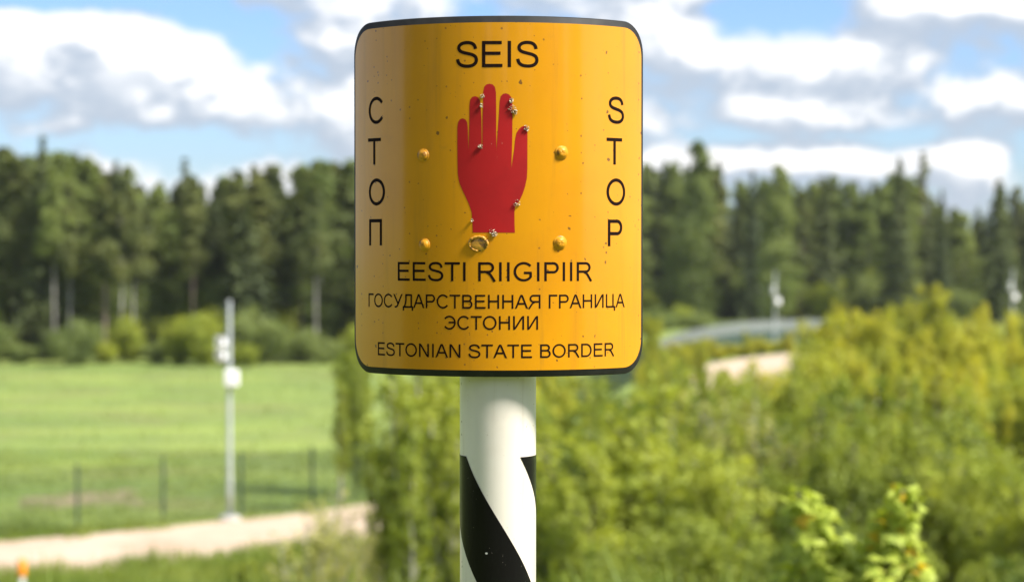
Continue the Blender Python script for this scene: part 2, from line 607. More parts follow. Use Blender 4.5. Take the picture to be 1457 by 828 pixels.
def plate_pt(s, z, off=0.0):
    """arc length s, height z above the apex level, off metres proud of the yellow face -> local to the marker"""
    t = s / PR
    x, y = (PR + off) * math.sin(t), PR - (PR + off) * math.cos(t)
    c, sn = math.cos(PHI), math.sin(PHI)
    return (APEX.x + x * c + y * sn - POST.x, APEX.y - x * sn + y * c - POST.y, EYE + z)


def plate_sz(px, py):
    """photo pixel -> (s, z) on the plate"""
    lo, hi = -1.3 * PR, 1.3 * PR
    for _ in range(50):
        s = (lo + hi) / 2
        q = plate_pt(s, 0)
        u = CX + F_PX * (q[0] + POST.x) / (q[1] + POST.y)
        lo, hi = (s, hi) if u < px else (lo, s)
    q = plate_pt(s, 0)
    return s, (HOR - py) / F_PX * (q[1] + POST.y)


marker = link('border_marker', None, loc=tuple(POST))
tag(marker, 'white border post with black spiral stripe carrying a rolled yellow sign plate', 'border marker')


def rounded_columns(w, zb, zt, rad, n=72, m=14):
    """columns of a rounded rectangle in (s, z): s, low, high"""
    ss = []
    for k in range(m):
        ss.append(-w + rad * (1 - math.cos(math.pi / 2 * k / m)))
    ss += list(np.linspace(-w + rad, w - rad, n))
    for k in range(1, m + 1):
        ss.append(w - rad * (1 - math.sin(math.pi / 2 * (1 - k / m + 0)) if False else w and 1) if False else w - rad + rad * math.sin(math.pi / 2 * k / m))
    out = []
    for s in ss:
        e = max(0.0, abs(s) - (w - rad))
        d = rad - math.sqrt(max(0.0, rad * rad - e * e))
        out.append((s, zb + d, zt - d))
    return out


def build_plate():
    cols = rounded_columns(SE, ZB, ZT, .042)
    v, f = [], []
    rows = 6
    for (s, a, b) in cols:
        for r in range(rows + 1):
            v.append(plate_pt(s, a + (b - a) * r / rows, 0))
    for i in range(len(cols) - 1):
        for r in range(rows):
            q = i * (rows + 1) + r
            f.append((q, q + rows + 1, q + rows + 2, q + 1))
    plate = link('sign_plate', mesh_from('sign_plate', v, f, M['yellow'], True), marker)
    # black rubber-edged backing, a little larger and thicker than the sheet
    mg = .0095
    loops = []
    for inset, off in ((.0016, -.0006), (0.0, -.0025), (0.0, -.0085), (.002, -.0105)):
        c = rounded_columns(SE + mg * .75 - inset, ZB - mg + inset, ZT + mg - inset, .047 - inset)
        lp = [plate_pt(s, a, off) for (s, a, b) in c] + [plate_pt(s, b, off) for (s, a, b) in reversed(c)]
        loops.append(lp)
    nl = len(loops[0])
    nc = nl // 2
    v = [p for lp in loops for p in lp]
    f = []
    for k in range(3):
        for i in range(nl):
            j = (i + 1) % nl
            f.append((k * nl + i, k * nl + j, (k + 1) * nl + j, (k + 1) * nl + i)[::-1])
    for k, flip in ((0, False), (3, True)):
        for i in range(nc - 1):
            q = (k * nl + i, k * nl + i + 1, k * nl + nl - 2 - i, k * nl + nl - 1 - i)
            f.append(q[::-1] if flip else q)
    back = link('backing_plate', mesh_from('backing_plate', v, f, M['rubber'], True), marker)
    for p in back.data.polygons:
        p.use_smooth = True
    return plate


plate = build_plate()

# ---- lettering: monoline grotesque drawn as strokes, cap height 1
TH = .128


def arc(cx, cy, rx, ry, a0, a1, n=14):
    return [(cx + rx * math.cos(R(a0 + (a1 - a0) * k / n)), cy + ry * math.sin(R(a0 + (a1 - a0) * k / n))) for k in range(n + 1)]


h = TH / 2
S_PTS = [(.80, .70), (.765, .82), (.66, .915), (.48, .948), (.30, .918), (.19, .835), (.165, .74), (.20, .648), (.31, .582), (.48, .537), (.66, .488),
         (.79, .41), (.833, .28), (.79, .155), (.67, .073), (.49, .048), (.29, .078), (.165, .17), (.115, .32)]
GL = {
    'S': (.93, [[tuple(p) for p in catmull(S_PTS, .035)]]),
    'E': (.93, [[(.175, 0), (.175, 1)], [(.175, 1 - h), (.845, 1 - h)], [(.175, .53), (.80, .53)], [(.175, h), (.87, h)]]),
    'I': (.388, [[(.195, 0), (.195, 1)]]),
    'T': (.853, [[(.427, 0), (.427, .9)], [(.03, 1 - h), (.824, 1 - h)]]),
    'O': (1.087, [arc(.543, .5, .425, .45, 0, 360, 44)]),
    'C': (1.008, [arc(.53, .5, .42, .45, 38, 324, 34)]),
    'G': (1.087, [arc(.56, .5, .435, .45, 40, 322, 34), [(.57, .44), (.955, .44)], [(.905, .44), (.905, .20)]]),
    'P': (.93, [[(.175, 0), (.175, 1)], [(.175, 1 - h), (.58, 1 - h)] + arc(.58, .705, .215, .233, 90, -90, 14) + [(.175, .472)]]),
    'R': (1.008, [[(.175, 0), (.175, 1)], [(.175, 1 - h), (.62, 1 - h)] + arc(.62, .715, .215, .222, 90, -90, 14) + [(.175, .493)],
                  [(.53, .47), (.64, .42), (.72, .33), (.93, -.02)]]),
    'B': (.93, [[(.175, 0), (.175, 1)], [(.175, 1 - h), (.55, 1 - h)] + arc(.55, .735, .20, .202, 90, -90, 12) + [(.175, .533)],
                [(.45, .533), (.58, .533)] + arc(.58, .298, .222, .236, 90, -90, 12) + [(.175, h)]]),
    'D': (1.008, [[(.172, 0), (.172, 1)], [(.172, 1 - h), (.50, 1 - h)] + arc(.50, .5, .385, .438, 90, -90, 20) + [(.172, h)]]),
    'N': (1.008, [[(.172, 0), (.172, 1)], [(.172, 1.04), (.836, -.04)], [(.836, 0), (.836, 1)]]),
    'A': (.93, [[(.045, -.05), (.462, 1.04)], [(.885, -.05), (.468, 1.04)], [(.22, .355), (.71, .355)]]),
    'Г': (.757, [[(.172, 0), (.172, 1)], [(.172, 1 - h), (.745, 1 - h)]]),
    'У': (.887, [[(.06, 1.04), (.45, .30)], [(.84, 1.04), (.47, .27), (.38, .11), (.28, .055), (.14, .065)]]),
    'Д': (.946, [[(.02, h), (.925, h)], [(.075, -.20), (.075, .1)], [(.87, -.20), (.87, .1)], [(.775, .06), (.775, 1)],
                 [(.775, 1 - h), (.28, 1 - h)], [(.31, 1), (.31, .6), (.27, .33), (.16, .06)]]),
    'Н': (1.008, [[(.172, 0), (.172, 1)], [(.836, 0), (.836, 1)], [(.172, .53), (.836, .53)]]),
    'Я': (1.008, [[(.836, 0), (.836, 1)], [(.836, 1 - h), (.39, 1 - h)] + arc(.39, .715, .215, .222, 90, 270, 14) + [(.836, .493)],
                  [(.49, .47), (.37, .42), (.29, .33), (.06, -.02)]]),
    'И': (1.004, [[(.172, 0), (.172, 1)], [(.172, -.04), (.832, 1.04)], [(.832, 0), (.832, 1)]]),
    'Ц': (1.032, [[(.165, 0), (.165, 1)], [(.775, 0), (.775, 1)], [(.165, h), (.94, h)], [(.915, .1), (.915, -.22)]]),
    'Э': (1.004, [arc(.46, .5, .42, .45, 142, -144, 34), [(.40, .515), (.86, .515)]]),
    'П': (1.004, [[(.172, 0), (.172, 1)], [(.832, 0), (.832, 1)], [(.172, 1 - h), (.832, 1 - h)]]),
}
for a_, b_ in (('О', 'O'), ('С', 'C'), ('А', 'A'), ('Р', 'P'), ('Т', 'T'), ('В', 'B'), ('Е', 'E')):
    GL[a_] = GL[b_]
CLAMP = set('NAИУА')


def ribbon(pts, th, clamp):
    # densify, offset both sides with mitres
    p = [pts[0]]
    for q in pts[1:]:
        d = math.dist(p[-1], q)
        k = max(1, int(d / .16))
        a = p[-1]
        for i in range(1, k + 1):
            p.append((a[0] + (q[0] - a[0]) * i / k, a[1] + (q[1] - a[1]) * i / k))
    closed = math.dist(pts[0], pts[-1]) < 1e-6
    P = np.array(p)
    d = np.diff(P, axis=0)
    d /= np.linalg.norm(d, axis=1)[:, None]
    L, Rr = [], []
    for i in range(len(P)):
        d0, d1 = d[max(i - 1, 0)], d[min(i, len(d) - 1)]
        if closed and i in (0, len(P) - 1):
            d0, d1 = d[-1], d[0]
        t = d0 + d1
        t /= np.linalg.norm(t)
        nr = np.array([-t[1], t[0]])
        m = min(1.6, 1 / max(.3, nr @ np.array([-d1[1], d1[0]])))
        a, b = P[i] + nr * th / 2 * m, P[i] - nr * th / 2 * m
        if clamp:
            a[1], b[1] = np.clip(a[1], 0, 1), np.clip(b[1], 0, 1)
        L.append(a)
        Rr.append(b)
    return L, Rr


def text_mesh(items):
    """items: (char, s of the left side bearing, baseline z, cap height, horizontal stretch)"""
    mb = MB()
    for (ch, s0, z0, cap, st) in items:
        for k, stroke in enumerate(GL[ch][1]):
            L, Rr = ribbon(stroke, TH * .98, ch in CLAMP)
            off = .00022 + .00006 * k
            v = []
            for a, b in zip(L, Rr):
                v.append(plate_pt(s0 + a[0] * cap * st, z0 + a[1] * cap, off))
                v.append(plate_pt(s0 + b[0] * cap * st, z0 + b[1] * cap, off))
            mb.add(v, [(2 * i, 2 * i + 1, 2 * i + 3, 2 * i + 2) for i in range(len(L) - 1)])
    return mb


def line(text, px_left, px_right, base_y, cap, name_label):
    """a line of print fitted between two photo columns"""
    s0, _ = plate_sz(px_left, base_y)
    s1, _ = plate_sz(px_right, base_y)
    x, adv = 0.0, []
    for ch in text:
        adv.append(x)
        x += .388 if ch == ' ' else GL[ch][0]
    first, last = .11, .08
    st = (s1 - s0) / ((x - first - last) * cap)
    z = (HOR - base_y) / F_PX * 3.0
    items = [(ch, s0 + (a - first) * cap * st, z, cap, st) for ch, a in zip(text, adv) if ch != ' ']
    o = text_mesh(items).build('lettering', M['print'], plate)
    o['label'] = name_label
    return o


line('SEIS', 651, 764.5, 96.6, .0372, 'large dark line reading SEIS')
line('EESTI RIIGIPIIR', 566, 841, 400.2, .0271, 'dark line reading EESTI RIIGIPIIR')
line('ГОСУДАРСТВЕННАЯ ГРАНИЦА', 524.5, 887.6, 439.2, .0198, 'dark line reading ГОСУДАРСТВЕННАЯ ГРАНИЦА')
line('ЭСТОНИИ', 632.8, 766.2, 469.2, .0196, 'dark line reading ЭСТОНИИ')
line('ESTONIAN STATE BORDER', 537.6, 873, 509.4, .0193, 'dark line reading ESTONIAN STATE BORDER')


def column(chars, pxs, bases, lab):
    for ch, px, y in zip(chars, pxs, bases):
        s, z = plate_sz(px, y)
        cap = .0386
        o = text_mesh([(ch, s - GL[ch][0] * cap / 2, z, cap, 1.0)]).build('letter', M['print'], plate)
        o['label'] = 'dark letter %s of the upright word %s' % (ch, lab)


column('СТОП', (535.2, 532.8, 536, 534.2), (176.6, 234.6, 292.2, 349.4), 'СТОП')
column('STOP', (876.2, 874.2, 876.6, 874.8), (176.3, 234.6, 292.4, 350.4), 'STOP')

# ---- red hand
HAND = [(672.6, 331), (672.2, 314), (671, 301.5), (667.2, 290.6), (662.5, 280), (658, 270.7), (654.6, 263), (652.7, 256), (651.4, 247), (651, 230), (650.8, 205), (650.9, 182),
        (652.0, 174.5), (654.5, 170.4), (658.2, 169), (662, 170.4), (664.8, 174.5), (665.7, 182), (666.2, 200), (666.6, 215.5), (667.2, 200), (667.9, 180), (668.1, 150),
        (669.2, 142.5), (672, 138.8), (676, 137.6), (680, 139), (683, 143.5), (684.1, 152), (685.1, 170), (685.5, 209), (686.3, 209), (686.7, 170), (687.3, 150), (687.8, 131),
        (689.2, 124.2), (692.2, 121), (696.6, 120), (701, 121), (704.2, 124.5), (705.7, 132), (706.0, 160), (706.0, 190), (706.5, 215.5), (707.7, 195), (709.5, 170), (711, 145),
        (712.6, 137.6), (715.8, 134.4), (719.8, 133.6), (724, 135), (727.2, 138.8), (729, 146), (729.2, 165), (728.8, 200), (728.2, 220), (727.5, 240.5), (729.8, 225), (731.8, 212),
        (733, 198), (735, 189.5), (738.5, 184), (742.6, 180.6), (746.6, 179.3), (749.6, 181), (750.5, 186), (750.4, 220), (750.3, 240), (749.6, 254), (747, 266), (743.5, 276.5), (739.6, 285),
        (735, 291.5), (732.6, 296), (732, 303), (732.1, 318), (732.6, 331.3)]


def build_hand():
    bm = bmesh.new()
    vs_ = [bm.verts.new((*plate_sz(*p), 0)) for p in HAND]
    bm.faces.new(vs_)
    bmesh.ops.triangulate(bm, faces=bm.faces[:], ngon_method='EAR_CLIP')
    for k in range(-18, 19):
        bmesh.ops.bisect_plane(bm, geom=bm.verts[:] + bm.edges[:] + bm.faces[:], plane_co=(k * .0042, 0, 0), plane_no=(1, 0, 0))
    for v in bm.verts:
        v.co = plate_pt(v.co.x, v.co.y, .00022)
    bmesh.ops.recalc_face_normals(bm, faces=bm.faces[:])
    m = bpy.data.meshes.new('hand_symbol')
    bm.to_mesh(m)
    bm.free()
    m.materials.append(M['red'])
    c = sum((p.normal.y * p.area for p in m.polygons))
    if c > 0:
        m.flip_normals()
    o = link('hand_symbol', m, plate)
    o['label'] = 'red open hand with gaps between the fingers'


build_hand()


def plate_frame(px, py, off=0.0):
    s, z = plate_sz(px, py)
    t = s / PR - PHI
    n = Vector((math.sin(t), -math.cos(t), 0))
    u = Vector((math.cos(t), math.sin(t), 0))
    return Vector(plate_pt(s, z, off)), u, n


def dome(px, py, r, hgt, seed, name, mat, aspect=1.0, washer=True):
    rg = random.Random(seed)
    c, u, n = plate_frame(px, py)
    w = Vector((0, 0, 1))
    ring, N = 7, 20
    v, f = [], []
    prof = [(1.28, -.0006), (1.24, .0011), (1.04, .0013)] if washer else [(1.15, -.0006)]
    for k in range(ring):
        a = math.pi / 2 * k / ring
        prof.append((math.cos(a), max(.0014, 0) * (1 if washer else .2) + hgt * math.sin(a)))
    for i, (q, hh) in enumerate(prof):
        for k in range(N):
            t = 2 * math.pi * k / N
            rr = r * q * (1 + rg.uniform(-.04, .04))
            hz = hh * (1 + (rg.uniform(-.09, .09) if i > 2 else 0))
            v.append(tuple(c + u * (rr * math.cos(t) * aspect) + w * (rr * math.sin(t)) + n * hz))
    v.append(tuple(c + n * (hgt * 1.02)))
    for i in range(len(prof) - 1):
        for k in range(N):
            k2 = (k + 1) % N
            f.append((i * N + k, i * N + k2, (i + 1) * N + k2, (i + 1) * N + k))
    b = (len(prof) - 1) * N
    for k in range(N):
        f.append((b + k, b + (k + 1) % N, len(v) - 1))
    return link(name, mesh_from(name, v, f, mat, True), plate)


for i, (px, py, r) in enumerate([(602.5, 221.5, .0076), (799, 217.5, .0080), (604, 348.5, .0074), (797, 345.5, .0080)]):
    dome(px, py, r, .0046, 30 + i, 'rivet', M['rivet'])


def blister():
    """lifted, broken ring of sheet under the hand's wrist"""
    rg = random.Random(4)
    c, u, n = plate_frame(681, 347)
    w = Vector((0, 0, 1))
    pts, rad = [], []
    for k in range(34):
        t = R(-35 + 300 * k / 33)
        q = c + u * (.0132 * math.cos(t)) + w * (.0100 * math.sin(t)) + n * (.0012 + .0012 * rg.random())
        pts.append(tuple(q))
        rad.append((.0021 if math.sin(t) > -.1 else .0012) * rg.uniform(.8, 1.25))
    mb = MB()
    mb.tube(pts, rad, 7)
    o = mb.build('blister', M['blister'], plate, True)
    o['label'] = 'broken raised ring of lifted yellow sheet'
    d = dome(681, 347.5, .0098, .0022, 9, 'blister_centre', M['blister'], 1.28, False)
    d.parent = plate


blister()


def crust(px, py, r, seed, n=34):
    """tiny crusty growth on the sheet: a clump of flakes"""
    rg = random.Random(seed)
    c, u, nn = plate_frame(px, py)
    w = Vector((0, 0, 1))
    mb = MB()
    for _ in range(n):
        a, q = rg.uniform(0, 6.28), r * math.sqrt(rg.random())
        o = c + u * (q * math.cos(a)) + w * (q * math.sin(a)) + nn * rg.uniform(.0005, .0024)
        d = (u * rg.uniform(-1, 1) + w * rg.uniform(-1, 1) + nn * rg.uniform(.2, 1.2)).normalized()
        e = d.cross(Vector((rg.random(), rg.random(), rg.random()))).normalized()
        k = rg.uniform(.0007, .0020)
        g = d.cross(e) * k * .45
        mb.add([tuple(o - e * k * .4 - g), tuple(o + e * k * .4 - g), tuple(o + d * k + e * k * .3 + g), tuple(o + d * k * .8 - e * k * .4 + g), tuple(o + d * k * 1.3)],
               [(0, 1, 2, 3), (0, 3, 4), (1, 2, 4), (2, 3, 4)])
    mb.build('lichen', M['lichen'], plate)


for i, a in enumerate([(727.5, 144, .0034), (728.5, 156, .0056), (733, 160, .0036), (749.5, 183, .0042), (735, 289.5, .0052), (700.5, 331.5, .0060),
                       (704, 333.5, .0035), (684, 209, .0032), (686.5, 138, .0030), (685.5, 151, .0026), (672.2, 314, .0018)]):
    crust(a[0], a[1], a[2], 70 + i)


# ---- post with two helical stripes
def build_post():
    zs = list(np.linspace(-.35, EYE + ZT - .03, 30))
    mb = MB()
    mb.lathe([(POST_R, z) for z in zs], 64)
    top = EYE + ZT - .03
    p = mb.build('post', M['post'], marker, True)
    for q in p.data.polygons:
        if abs(q.normal.z) > .9:
            q.use_smooth = False
    z0 = EYE + (HOR - 649.5) / F_PX * (POST.y - POST_R * .6)      # where the stripes begin
    px_m = (POST.y - POST_R * .6) / F_PX
    slope = R(.631) / px_m                                  # twist per metre downwards
    for base in (-54.7, 125.3):
        v, f = [], []
        nz, na = 150, 22
        zlist = np.linspace(z0, -.33, nz)
        for z in zlist:
            for k in range(na + 1):
                a = R(base - 90 + 90 * k / na) + slope * (z0 - z)
                v.append(((POST_R + .0006) * math.sin(a), -(POST_R + .0006) * math.cos(a), z))
        for i in range(nz - 1):
            for k in range(na):
                q = i * (na + 1) + k
                f.append((q, q + na + 1, q + na + 2, q + 1))
        link('spiral_stripe', mesh_from('spiral_stripe', v, f, M['stripe'], True), marker)
    for zc in ((HOR - 219) / 1000, (HOR - 347) / 1000):
        mb = MB()
        mb.box((-.008, -.032, EYE + zc), (.190, .012, .034), -PHI)
        mb.box((0, -.052 + .012, EYE + zc), (.09, .012, .026), 0)
        mb.tube([(POST_R * 1.04 * math.sin(t), -POST_R * 1.04 * math.cos(t), EYE + zc) for t in np.linspace(-2.9, 2.9, 30)], .004, 6)
        mb.build('bracket', M['steel'], marker)


build_post()

# ------------------------------------------------------------------ fence
def build_fence():
    path = catmull(FENCE, .25)
    seg = np.concatenate([[0], np.cumsum(np.linalg.norm(np.diff(path, axis=0), axis=1))])
    # posts every 2.5 m, phased so that one stands behind the photo's x = 232
    ref = seg[np.argmin(np.hypot(path[:, 0] + 9.8, path[:, 1] - 59.1))]
    start = ref - 2.62 * math.floor(ref / 2.62)
    pos = np.arange(start, seg[-1] - 2.7, 2.62)
    P = [(float(np.interp(s, seg, path[:, 0])), float(np.interp(s, seg, path[:, 1]))) for s in pos]
    root = link('mesh_fence', None, loc=(P[0][0], P[0][1], PLAIN))
    tag(root, 'long dark green wire mesh fence following the sandy road', 'fence')
    mb = MB()
    mb.box((0, 0, .90), (.07, .05, 1.86))
    mb.box((0, 0, 1.84), (.082, .062, .03))
    post = mesh_from('post', mb.v, mb.f, M['fence'])
    mb = MB()                                  # panel of unit length 1 in x, stretched to fit
    HH = 1.72
    for k in range(11):
        z = .06 + (HH - .06) * k / 10
        mb.box((.5, -.036, z), (1.0, .008, .009))
    for k in range(40):
        mb.box(((k + .5) / 40, -.030, .05 + HH / 2), (.007 / 2.6, .006, HH))
    panel = mesh_from('mesh_panel', mb.v, mb.f, M['fence'])
    for i, (x, y) in enumerate(P):
        a = 0
        if i < len(P) - 1:
            a = math.atan2(P[i + 1][1] - y, P[i + 1][0] - x)
            ln = math.dist(P[i], P[i + 1])
            link('mesh_panel', panel, root, (x - P[0][0], y - P[0][1], 0), (0, 0, a), (ln, 1, 1))
        link('post', post, root, (x - P[0][0], y - P[0][1], 0), (0, 0, a))


build_fence()


def screen_wall():
    path = catmull(SCREEN, .25)
    seg = np.concatenate([[0], np.cumsum(np.linalg.norm(np.diff(path, axis=0), axis=1))])
    pos = np.arange(0, seg[-1], 2.5)
    P = [(float(np.interp(q, seg, path[:, 0])), float(np.interp(q, seg, path[:, 1]))) for q in pos]
    root = link('screen_wall', None, loc=(P[0][0], P[0][1], PLAIN))
    tag(root, 'curved screen wall with grey upper sheets over dark green lower sheets behind the road bend', 'wall')

    def bevelled(z0, z1, y, th, mat, name):
        mb = MB()
        mb.box((.5, y, (z0 + z1) / 2), (.992, th, z1 - z0))
        for k in range(5):
            mb.box((.1 + .2 * k, y - th * .75, (z0 + z1) / 2), (.05, th * .5, z1 - z0 - .04))
        return mesh_from(name, mb.v, mb.f, mat)
    lo = bevelled(.02, .95, 0, .03, M['teal'], 'lower_sheet')
    hi = bevelled(.955, 1.80, .012, .03, M['sheet'], 'upper_sheet')
    mb = MB()
    mb.box((0, .05, .9), (.08, .08, 1.86))
    mb.box((0, .05, 1.84), (.1, .1, .03))
    post = mesh_from('post', mb.v, mb.f, M['mast'])
    for i, (x, y) in enumerate(P):
        a = 0
        if i < len(P) - 1:
            a = math.atan2(P[i + 1][1] - y, P[i + 1][0] - x)
            ln = math.dist(P[i], P[i + 1])
            for nm, me in (('lower_sheet', lo), ('upper_sheet', hi)):
                link(nm, me, root, (x - P[0][0], y - P[0][1], 0), (0, 0, a), (ln, 1, 1))
        link('post', post, root, (x - P[0][0], y - P[0][1], 0), (0, 0, a))


screen_wall()


# ------------------------------------------------------------------ camera masts
def mast(x, y, hgt, label, face=0.0, mirror=1):
    root = link('surveillance_mast', None, loc=(x, y, PLAIN), rot=(0, 0, face))
    tag(root, label, 'mast', 'surveillance masts along the road')
    mb = MB()
    mb.lathe([(.078, .12), (.078, 1.2), (.066, 1.25), (.052, hgt - .02), (.045, hgt)], 16)
    mb.build('mast_tube', M['mast'], root, True)
    mb = MB()
    mb.lathe([(.30, -.15), (.30, .07), (.27, .10)], 20)
    mb.build('footing', M['concrete'], root)
    mb = MB()
    mb.box((0, 0, .115), (.34, .34, .03))
    for sx in (-1, 1):
        for sy in (-1, 1):
            mb.lathe([(.018, .12), (.018, .17)], 6, (sx * .13, sy * .13, 0))
    mb.build('base_plate', M['mast'], root)
    mb = MB()
    mb.box((0, -.078, .85), (.10, .012, .34))
    mb.build('access_door', M['mast'], root)
    for zc in (hgt - 1.20, hgt - 1.58):
        mb = MB()
        mb.tube([(0, 0, zc), (-.16 * mirror, -.06, zc + .02), (-.22 * mirror, -.08, zc)], .022, 8)
        cb = mb.build('camera_bracket', M['mast'], root)
        mb = MB()
        prof = [(.02, -.17), (.12, -.165), (.150, -.13), (.155, .06), (.14, .12), (.095, .155), (.03, .165)]
        mb.lathe(prof, 20, (-.23 * mirror, -.10, zc), 'y')
        body = mb.build('camera_housing', M['housing'], root, True)
        mb = MB()
        mb.lathe([(.055, .16), (.05, .176), (.02, .182)], 16, (-.23 * mirror, -.10, zc), 'y')
        mb.build('lens', M['glass'], body, True)
        mb = MB()
        mb.box((-.23 * mirror, -.14, zc + .165), (.29, .38, .014))
        mb.build('sun_shield', M['housing'], body)
    zc = hgt - 2.20
    mb = MB()
    x0, z0, w, hh, dp, bv = .09 * mirror, zc, .19, .22, .13, .03
    loops = []
    for inset, yy in ((.03, -.075 - dp * 2), (0, -.075 - dp * 2 + .03), (0, -.075)):
        ww, h2 = w - inset, hh - inset
        q = []
        for (cx_, cz_, a0) in ((ww - bv, h2 - bv, 0), (-ww + bv, h2 - bv, 90), (-ww + bv, -h2 + bv, 180), (ww - bv, -h2 + bv, 270)):
            for k in range(5):
                t = R(a0 + 22.5 * k)
                q.append((x0 + cx_ + bv * math.cos(t), yy, z0 + cz_ + bv * math.sin(t)))
        loops.append(q)
    n = len(loops[0])
    v = [p for lp in loops for p in lp]
    f = [(k * n + i, k * n + (i + 1) % n, (k + 1) * n + (i + 1) % n, (k + 1) * n + i) for k in range(2) for i in range(n)]
    f += [tuple(range(n))[::-1], tuple(range(2 * n, 3 * n))]
    mb.add(v, f)
    mb.build('equipment_box', M['housing'], root)
    return root


mast(-8.05, 60.0, 6.25, 'tall galvanised camera mast beside the sandy road, in front of the open meadow')
mast((1103 - CX) / F_PX * 157, 157, 5.9, 'grey camera mast at the road bend in front of the screen wall', .5)
mast((1441 - CX) / F_PX * 166, 166, 6.0, 'grey camera mast standing behind the tall sunlit shrubs, before dark spruces', .3)


# ------------------------------------------------------------------ orange and white marker post
def marker_post():
    d = 45.5
    x = (29 - CX) / F_PX * d
    zt = EYE + (HOR - 796) / F_PX * d
    hg = zt - PLAIN
    root = link('marker_post', None, loc=(x, d, PLAIN))
    tag(root, 'small white marker post with an orange head on the road verge', 'marker post')
    mb = MB()
    mb.lathe([(.055, -.3), (.055, hg - .36), (.05, hg - .34)], 16)
    mb.build('shaft', M['marker_white'], root, True)
    mb = MB()
    mb.lathe([(.085, hg - .37), (.092, hg - .35), (.092, hg - .03), (.075, hg), (.03, hg + .008)], 16)
    mb.build('head', M['marker_orange'], root, True)


marker_post()


# ------------------------------------------------------------------ vegetation
def leaf_cloud(C, size, rg, aspect=.62, flat=0.0, per=None):
    """diamond leaves at centres C; size per leaf"""
    n = len(C)
    c = rg.normal(size=(n, 3))
    c /= np.linalg.norm(c, axis=1)[:, None]
    out = C - C.mean(0)
    out[:, 2] *= .3
    out /= np.linalg.norm(out, axis=1)[:, None] + 1e-6
    c += out * .55
    c[:, 2] += .55
    c /= np.linalg.norm(c, axis=1)[:, None]
    a = rg.normal(size=(n, 3))
    a[:, 2] -= flat
    a -= (a * c).sum(1)[:, None] * c
    a /= np.linalg.norm(a, axis=1)[:, None]
    b = np.cross(c, a)
    s = np.asarray(size).reshape(-1, 1) * np.ones((n, 1))
    v = np.stack([C - a * s, C + b * s * aspect + c * s * .15, C + a * s, C - b * s * aspect + c * s * .15], 1).reshape(-1, 3)
    f = np.arange(n * 4).reshape(n, 4)
    return v, f


def limb_mesh(name, stems, mat, n=6):
    mb = MB()
    for pts, rad in stems:
        mb.tube(pts, rad, n, True)
    return mesh_from(name, mb.v, mb.f, mat, True)


def spruce(seed, hgt=16.0, rad=2.9, mat='spruce', low=.05, thin=1.0):
    rg = np.random.default_rng(seed)
    C = []
    stems = [([(0, 0, -.3), (0, 0, hgt * .5), (0, 0, hgt * .985)], [.20, .13, .015])]
    z = hgt * low
    while z < hgt * .985:
        t = (z - hgt * low) / (hgt * (1 - low))
        r = rad * (1 - t) ** .82 * rg.uniform(.78, 1.15) + .12
        nb = int((5 + 5 * (1 - t)) * thin) + 3
        for k in range(nb):
            a = rg.uniform(0, 2 * math.pi)
            L = r * rg.uniform(.65, 1.1)
            m = max(3, int(L * 9 * thin))
            q = rg.random(m) ** .75
            x = q * L
            dr = .12 * L - .42 * L * q ** 1.5 + .12 * L * q ** 4
            side = rg.normal(0, .16, m) * (1 - q * .5) * min(1.2, L)
            C.append(np.stack([x * math.cos(a) - side * math.sin(a), x * math.sin(a) + side * math.cos(a), z + dr + rg.normal(0, .08, m)], 1))
        z += rg.uniform(.28, .46) * (1.2 - .5 * t)
    C = np.concatenate(C)
    v, f = leaf_cloud(C, rg.uniform(.16, .34, len(C)), rg, .5, .5)
    return (limb_mesh('trunk', stems, M['bark_dark']), mesh_from('crown', v, f, M[mat]))


def clump_tree(seed, hgt, clear, rad, nclump, leaves, lsize, mat, bark, tr=.17, lean=0.0, squash=.7, spread=.6, point=.62):
    """trunk, limbs, and leaf clumps in an uneven crown from clear*hgt to hgt"""
    rg = np.random.default_rng(seed)
    w = rg.normal(0, .12, (6, 2))
    tp = [(lean * hgt * (k / 5) + w[k, 0] * (k > 0), w[k, 1] * (k > 0), -.3 + (hgt * .97 + .3) * k / 5) for k in range(6)]
    stems = [(tp, [tr * (1 - .85 * k / 5) for k in range(6)])]
    C = []
    for i in range(nclump):
        t = (i + rg.random()) / nclump
        z = hgt * (clear + (1 - clear) * t)
        prof = min(1.0, .45 + 1.6 * t) * (1 - t) ** point + .06
        a = rg.uniform(0, 2 * math.pi)
        q = rad * prof * rg.uniform(.25, 1.0)
        cx0 = np.interp(z, [p[2] for p in tp], [p[0] for p in tp])
        cy0 = np.interp(z, [p[2] for p in tp], [p[1] for p in tp])
        c = np.array([cx0 + q * math.cos(a), cy0 + q * math.sin(a), z])
        zb = z - q * .55
        stems.append(([(cx0, cy0, zb), ((cx0 + c[0]) / 2, (cy0 + c[1]) / 2, zb + (z - zb) * .4), tuple(c)], [tr * .35 * (1.05 - t), tr * .2 * (1.05 - t), .01]))
        s = spread * rad * .62 * rg.uniform(.6, 1.25) * (.35 + .65 * (1 - t))
        m = int(leaves / nclump * rg.uniform(.6, 1.5))
        g = rg.normal(size=(m, 3))
        g /= np.maximum(1, np.linalg.norm(g, axis=1)[:, None] / 1.7)
        C.append(c + g * np.array([s, s, s * squash]))
    C = np.concatenate(C)
    v, f = leaf_cloud(C, rg.uniform(.7, 1.3, len(C)) * lsize, rg)
    return (limb_mesh('trunk', stems, M[bark]), mesh_from('crown', v, f, M[mat]))


